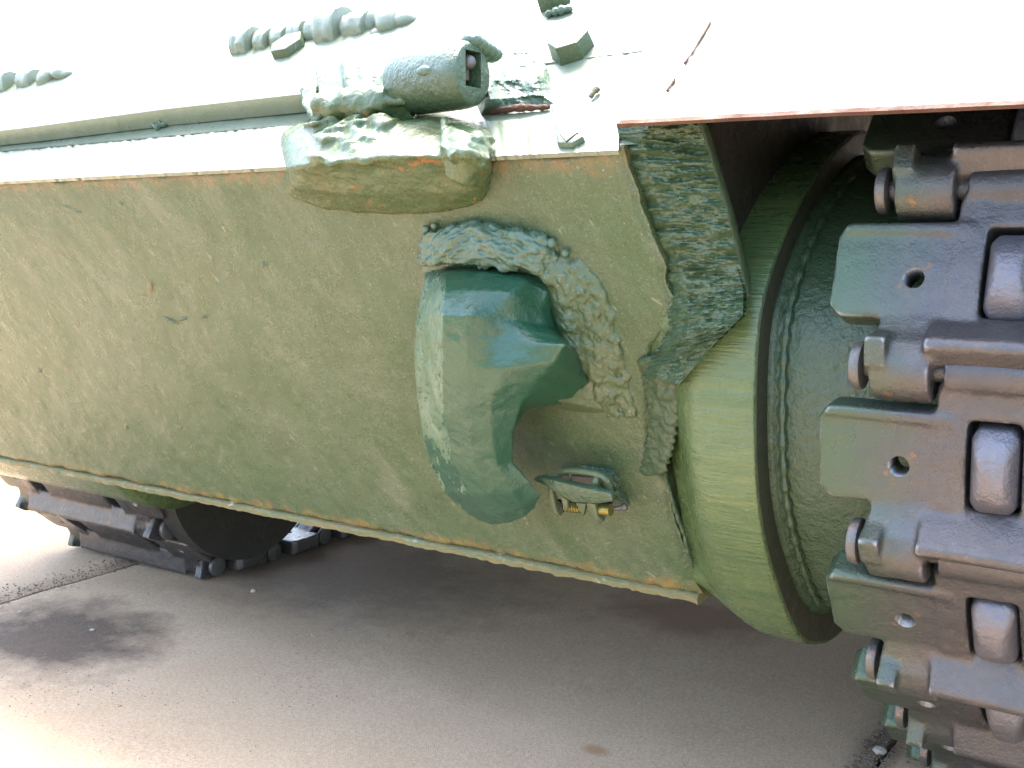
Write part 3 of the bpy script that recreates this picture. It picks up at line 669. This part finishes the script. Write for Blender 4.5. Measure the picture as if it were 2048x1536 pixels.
# ---- rear fender over the near track: thin sloped sheet with a rusty edge; mirrored on the far side
FE = Vector((0, 1.18, 1.074)); FA = R_(36); FD = Vector((0, math.cos(FA), math.sin(FA))); FN = Vector((0, -math.sin(FA), math.cos(FA)))
def fender(flip):
    X = (lambda x: mx(x) - .36) if flip else (lambda x: x)
    b = MB(); n = 60; R = []
    for k in range(n + 1):
        x = -.634 + 1.03 * k / n; sag = .0012 * fr((x * 4, 0, 0)) + (-.014) * (x + .63)
        ys = [(0, 0), (.10, 0), (.25, 0), (.40, .0), (.52, .0)]
        top = [FE + FD * s + Vector((0, 0, sag)) for s, _ in ys]; top.append(Vector((0, 2.2, top[-1].z + .02))); top.append(Vector((0, 6.4, top[-2].z + .02)))
        bot = [p - FN * .004 for p in top][::-1]
        R.append([(X(x), p.y, p.z) for p in top + bot])
    b.rings(R); f = part('fender', b, TOP)
    b = MB(); b.rings([[(X(x), p.y, p.z) for p in [FE + FD * .02 - FN * .006, FE + FD * .52 - FN * .006, Vector((0, 6.3, (FE + FD * .52).z + .012)), Vector((0, 6.3, (FE + FD * .52).z)), FE + FD * .52 - FN * .012 , FE + FD * .02 - FN * .012]] for x in (-.60, .38)]); part('fender_shade_sheet', b, DARK, f)  # dark sheet added below the fender so its underside stays in shade
    b = MB(); b.box((min(X(.388), X(.392)), 1.25, 1.08), (max(X(.388), X(.392)), 6.3, 1.33)); part('skirt_shade_sheet', b, DARK, f)  # unseen dark sheet added inside the skirt to deepen the shade
    b = MB(); prf = [(1.20, 1.08), (1.57, 1.35), (2.2, 1.37), (6.4, 1.37), (6.4, 1.10), (2.0, 1.12), (1.5, 1.10)]
    b.prism([(X(.395), y, z) for y, z in prf], [(X(.401), y, z) for y, z in prf]); part('light_block_skirt', b, PAINT, f)  # unseen skirt added to keep side light off the hull side
    b = MB(); R = []
    for k in range(n + 1):
        x = -.636 + 1.034 * k / n; sag = .0012 * fr((x * 4, 0, 0)) + (-.014) * (x + .63); c = FE + Vector((0, 0, sag))
        R.append([(X(x), p.y, p.z) for p in (c + FN * .0004 - FD * .003, c + FN * .0004 + FD * .006, c - FN * .0040 + FD * .006, c - FN * .0040 - FD * .003)])
    b.rings(R); part('fender_edge', b, FEDGE, f)
    return f
fn = fender(False); fender(True)
def FP(u, v, d=0): return hit(u, v, FE + FN * d, FN)
for pts in ([(1422, 42), (1404, 72), (1385, 105), (1368, 128)], [(1350, 158), (1334, 182)]):
    b = MB(); bead(b, [(u, v, .0016, .0015) for u, v in pts], FP, 30, .4, seed=5); part('rust_scratch', b, FEDGE, fn)

# ------------------------------------------------------------------ tracks
KS = 1.18                                   # link size against the drawing the numbers below come from
PT = .178 * KS
def link_mesh():
    b = MB()
    def rod(x0, x1, t, n_, r, seg=20): b.cyl((x0, t, n_), (x1, t, n_), r, n=seg)
    def wedge(x0, x1, prof): b.prism([(x0, t, n_) for t, n_ in prof], [(x1, t, n_) for t, n_ in prof])
    for s in (0, 1):
        f = (lambda x: .6 - x) if s else (lambda x: x)
        def bx(x0, x1, t0, t1, n0, n1): a, c = sorted((f(x0), f(x1))); b.box((a, t0, n0), (c, t1, n1))
        def wd(x0, x1, prof): a, c = sorted((f(x0), f(x1))); wedge(a, c, prof)
        xs = [(0, .040), (.010, .052), (.125, .052), (.125, -.044), (.012, -.044), (0, -.032)]
        if s: xs = [(.6 - x, t) for x, t in xs]
        b.prism([(x, t, -.022) for x, t in xs], [(x, t, .012) for x, t in xs])      # flange with the bolt hole
        xs = [(.008, .050), (.125, .050), (.125, .040), (.006, .042)]
        if s: xs = [(.6 - x, t) for x, t in xs]
        b.prism([(x, t, .0) for x, t in xs], [(x, t, .016) for x, t in xs])
        bx(.055, .125, -.078, -.040, -.014, .008)                    # narrow neck below it
        bx(.110, .138, -.070, .080, -.016, .014)
        bx(.184, .300, -.070, .062, -.016, .012)
        bx(.130, .30, .046, .080, -.016, .012)                       # top of window
        wd(.100, .30, [(-.038, .006), (-.070, .042), (-.079, .042), (-.090, .018), (-.082, -.014), (-.044, -.014)])
        wd(.060, .115, [(-.040, .004), (-.072, .028), (-.082, .028), (-.090, .012), (-.082, -.014), (-.044, -.014)])
        wd(.048, .068, [(-.050, .0), (-.072, .046), (-.098, .034), (-.104, .0)])
        a, c = sorted((f(.052), f(.106))); rod(a, c, -.089, .0, .031)   # outer boss
        wd(.052, .106, [(-.04, -.012), (-.04, .012), (-.085, .0262), (-.092, .0)])
        a, c = sorted((f(.116), f(.24))); rod(a, c, .089, .0, .0215)
        a, c = sorted((f(.18), f(.24))); 
    b.cyl((.25, -.089, 0), (.35, -.089, 0), .022)
    b.prism([(.27, -.03, -.01), (.33, -.03, -.01), (.33, .03, -.01), (.27, .03, -.01)], [(.285, -.015, -.085), (.315, -.015, -.085), (.315, .015, -.085), (.285, .015, -.085)])
    return b
cutb = MB(); cutb.cyl((.0775, -.004, -.05), (.0775, -.004, .05), .0098, n=24); cutb.cyl((.5225, -.004, -.05), (.5225, -.004, .05), .0098, n=24)
cm = bpy.data.meshes.new('c'); cm.from_pydata(cutb.v, [], cutb.f); cuto = bpy.data.objects.new('c', cm); C.objects.link(cuto)
proto = build('track_link', link_mesh(), STEEL, None, voxel=.0026, smooth=12, cut=cuto, disp=None)
bpy.data.objects.remove(cuto)
for v in proto.data.vertices: v.co *= KS
for v in proto.data.vertices: v.co += Vector((fr(v.co, 9, 1), fr(v.co, 9, 2), fr(v.co, 14, 3))) * .0011 + Vector((0, 0, fr(v.co, 60, 4))) * .0005
pm = MB(); pm.cyl((.030, -.089, 0), (.041, -.089, 0), .0225, .0235, n=28); pm.cyl((.041, -.089, 0), (.56, -.089, 0), .0105)
pm.cyl((.559, -.089, 0), (.57, -.089, 0), .0235, .0225, n=28)
pin0 = build('track_pin', pm, PIN, None, bevel=.003)
tm = MB()
Rg = []
for nn, hx_, ht in ((-.10, .021, .043), (-.02, .021, .043), (.010, .020, .040), (.024, .015, .026), (.031, .010, .010)):
    Rg.append([(.161 + sx * hx_ * q, st * ht * q2, nn) for sx, st, q, q2 in ((-1, -1, 1, .8), (-.7, -1, 1, 1), (.7, -1, 1, 1), (1, -1, 1, .8), (1, 1, 1, .8), (.7, 1, 1, 1), (-.7, 1, 1, 1), (-1, 1, 1, .8))])
tm.rings(Rg); tooth0 = build('sprocket_tooth', tm, BARE, None, bevel=.003, sm=True)
for o in (pin0, tooth0):
    for v in o.data.vertices: v.co *= KS
SC = Vector((0, 1.711, .732)); RO = .478
GY = 1.95
def track_path(far=False):
    pts = []
    zt = SC.z + RO
    a0, a1 = 90, 180 + 58
    for k in range(60): pts.append((5.0 - (5.0 - SC.y) * k / 60, zt - .05 * math.sin(math.pi * k / 60)))
    for k in range(121):
        a = R_(a0 + (a1 - a0) * k / 120); pts.append((SC.y + RO * math.cos(a), SC.z + RO * math.sin(a)))
    zb = .028
    low = [pts[-2], pts[-1], (1.52, .28), (1.66, .17), (1.80, .075), (1.93, .032), (GY + .15, zb), (GY + .3, zb)]
    if far: low = low[:2] + [(1.50, .245), (1.54, .165), (1.60, .09), (1.68, .042), (1.84, zb), (GY + .3, zb)]
    for k in range(60): 
        t = (1 + k / 60 * 5) / 7; pts.append(crom(low, t))
    for k in range(1, 60): pts.append((GY + .12 + 2.9 * k / 60, zb))
    return pts
PTS = track_path()
def walk(phase, far=False):
    pts = [Vector((0, a, c)) for a, c in (track_path(True) if far else PTS)]; out = []; pos = pts[0] + (pts[1] - pts[0]).normalized() * phase; i = 1; out.append(pos)
    while i < len(pts):
        if (pts[i] - out[-1]).length >= PT:
            a, c = pts[i - 1], pts[i]; lo, hi = 0., 1.
            if (a - out[-1]).length > PT: lo = 0; hi = 0
            for _ in range(30):
                m_ = (lo + hi) / 2
                if (a.lerp(c, m_) - out[-1]).length < PT: lo = m_
                else: hi = m_
            out.append(a.lerp(c, hi))
        else: i += 1
    return out
def project(p):
    q = p - EYE; wv = q.dot(VF); return 1024 + FPX * q.dot(VR) / wv, 768 - FPX * q.dot(VU) / wv
best = None
for k in range(90):
    ph = PT * k / 90; P_ = walk(ph)
    for a, c in zip(P_, P_[1:]):
        m_ = (a + c) / 2
        if m_.y < 1.45 and m_.z > .4:
            e = abs(project(Vector((-.30, m_.y - .014, m_.z)))[1] - 922)
            if best is None or e < best[0]: best = (e, ph)
PH = best[1]
def dup(o, parent=None):
    c = o.copy(); C.objects.link(c); c.parent = parent; c.matrix_parent_inverse = Matrix.Identity(4); return c
TINV = Matrix.Translation((-XMID, -3.0, 0))
first = True
LW = .6 * KS
for x0, side, ph in ((-.395, 'near', PH), (mx(-.395) - LW - .03, 'far', PH + .07)):
    P_ = walk(ph, side == 'far')
    spr = MB(); oy = .26 if side == 'far' else 0
    for xx in (x0 + .161 * KS, x0 + .439 * KS): spr.cyl((xx - .014, SC.y + oy, SC.z), (xx + .014, SC.y + oy, SC.z), .40, n=64)
    spr.cyl((x0 + .08, SC.y + oy, SC.z), (x0 + .62, SC.y + oy, SC.z), .20, n=40)
    so_ = part('drive_sprocket', spr, DARK, bevel=.004)
    for a, c in zip(P_, P_[1:]):
        if side == 'far': a = a + Vector((0, .26, 0)); c = c + Vector((0, .26, 0))
        m_ = (a + c) / 2; ty = (a - c).normalized(); nx_ = Vector((1, 0, 0)); nz_ = nx_.cross(ty)
        M = Matrix((( 1, ty.x, nz_.x, x0), (0, ty.y, nz_.y, m_.y), (0, ty.z, nz_.z, m_.z), (0, 0, 0, 1)))
        if side == 'far' and (m_.y > 3.6 and m_.z > .5): continue
        if side == 'near' and (m_.y > 3.4): continue
        l = dup(proto, tank); l.matrix_parent_inverse = Matrix.Identity(4); l.matrix_basis = TINV @ M
        l.rotation_mode = 'XYZ'
        p_ = dup(pin0, l)
        ang = math.atan2(m_.z - SC.z, m_.y - SC.y) % math.tau
        if (m_ - SC - Vector((0, oy, 0))).length < RO + .02 and R_(95) < ang < R_(250):
            th = dup(tooth0, so_); th.matrix_basis = M
            th.matrix_basis = Matrix.Identity(4) @ M
            t2 = dup(tooth0, so_); t2.matrix_basis = M @ Matrix.Translation((.278 * KS, 0, 0))
for o in (proto, pin0, tooth0): bpy.data.objects.remove(o)
# road wheels
def wheel(x0, y, z, r, rim=DARK):
    b = MB(); R = []
    for dx, q in ((0, .2), (0, r * .55), (.03, r * .6), (.03, r * .86), (0, r * .9), (0, r), (.07, r), (.07, r * .4), (.30, r * .4), (.30, r), (.37, r), (.37, r * .3)):
        R.append([(x0 + dx, y + q * math.cos(a), z + q * math.sin(a)) for i in range(48) for a in [i * math.tau / 48]])
    b.rings(R); o = part('road_wheel', b, rim); 
    h_ = MB(); h_.cyl((x0 - .03, y, z), (x0 + .05, y, z), r * .32, n=28)
    for k in range(8):
        a = k * math.tau / 8; h_.cyl((x0 - .04, y + r * .24 * math.cos(a), z + r * .24 * math.sin(a)), (x0 - .02, y + r * .24 * math.cos(a), z + r * .24 * math.sin(a)), .014, n=6)
    part('wheel_hub', h_, rim, o, bevel=.003)
for y in (2.30, 3.08, 3.88, 4.66): 
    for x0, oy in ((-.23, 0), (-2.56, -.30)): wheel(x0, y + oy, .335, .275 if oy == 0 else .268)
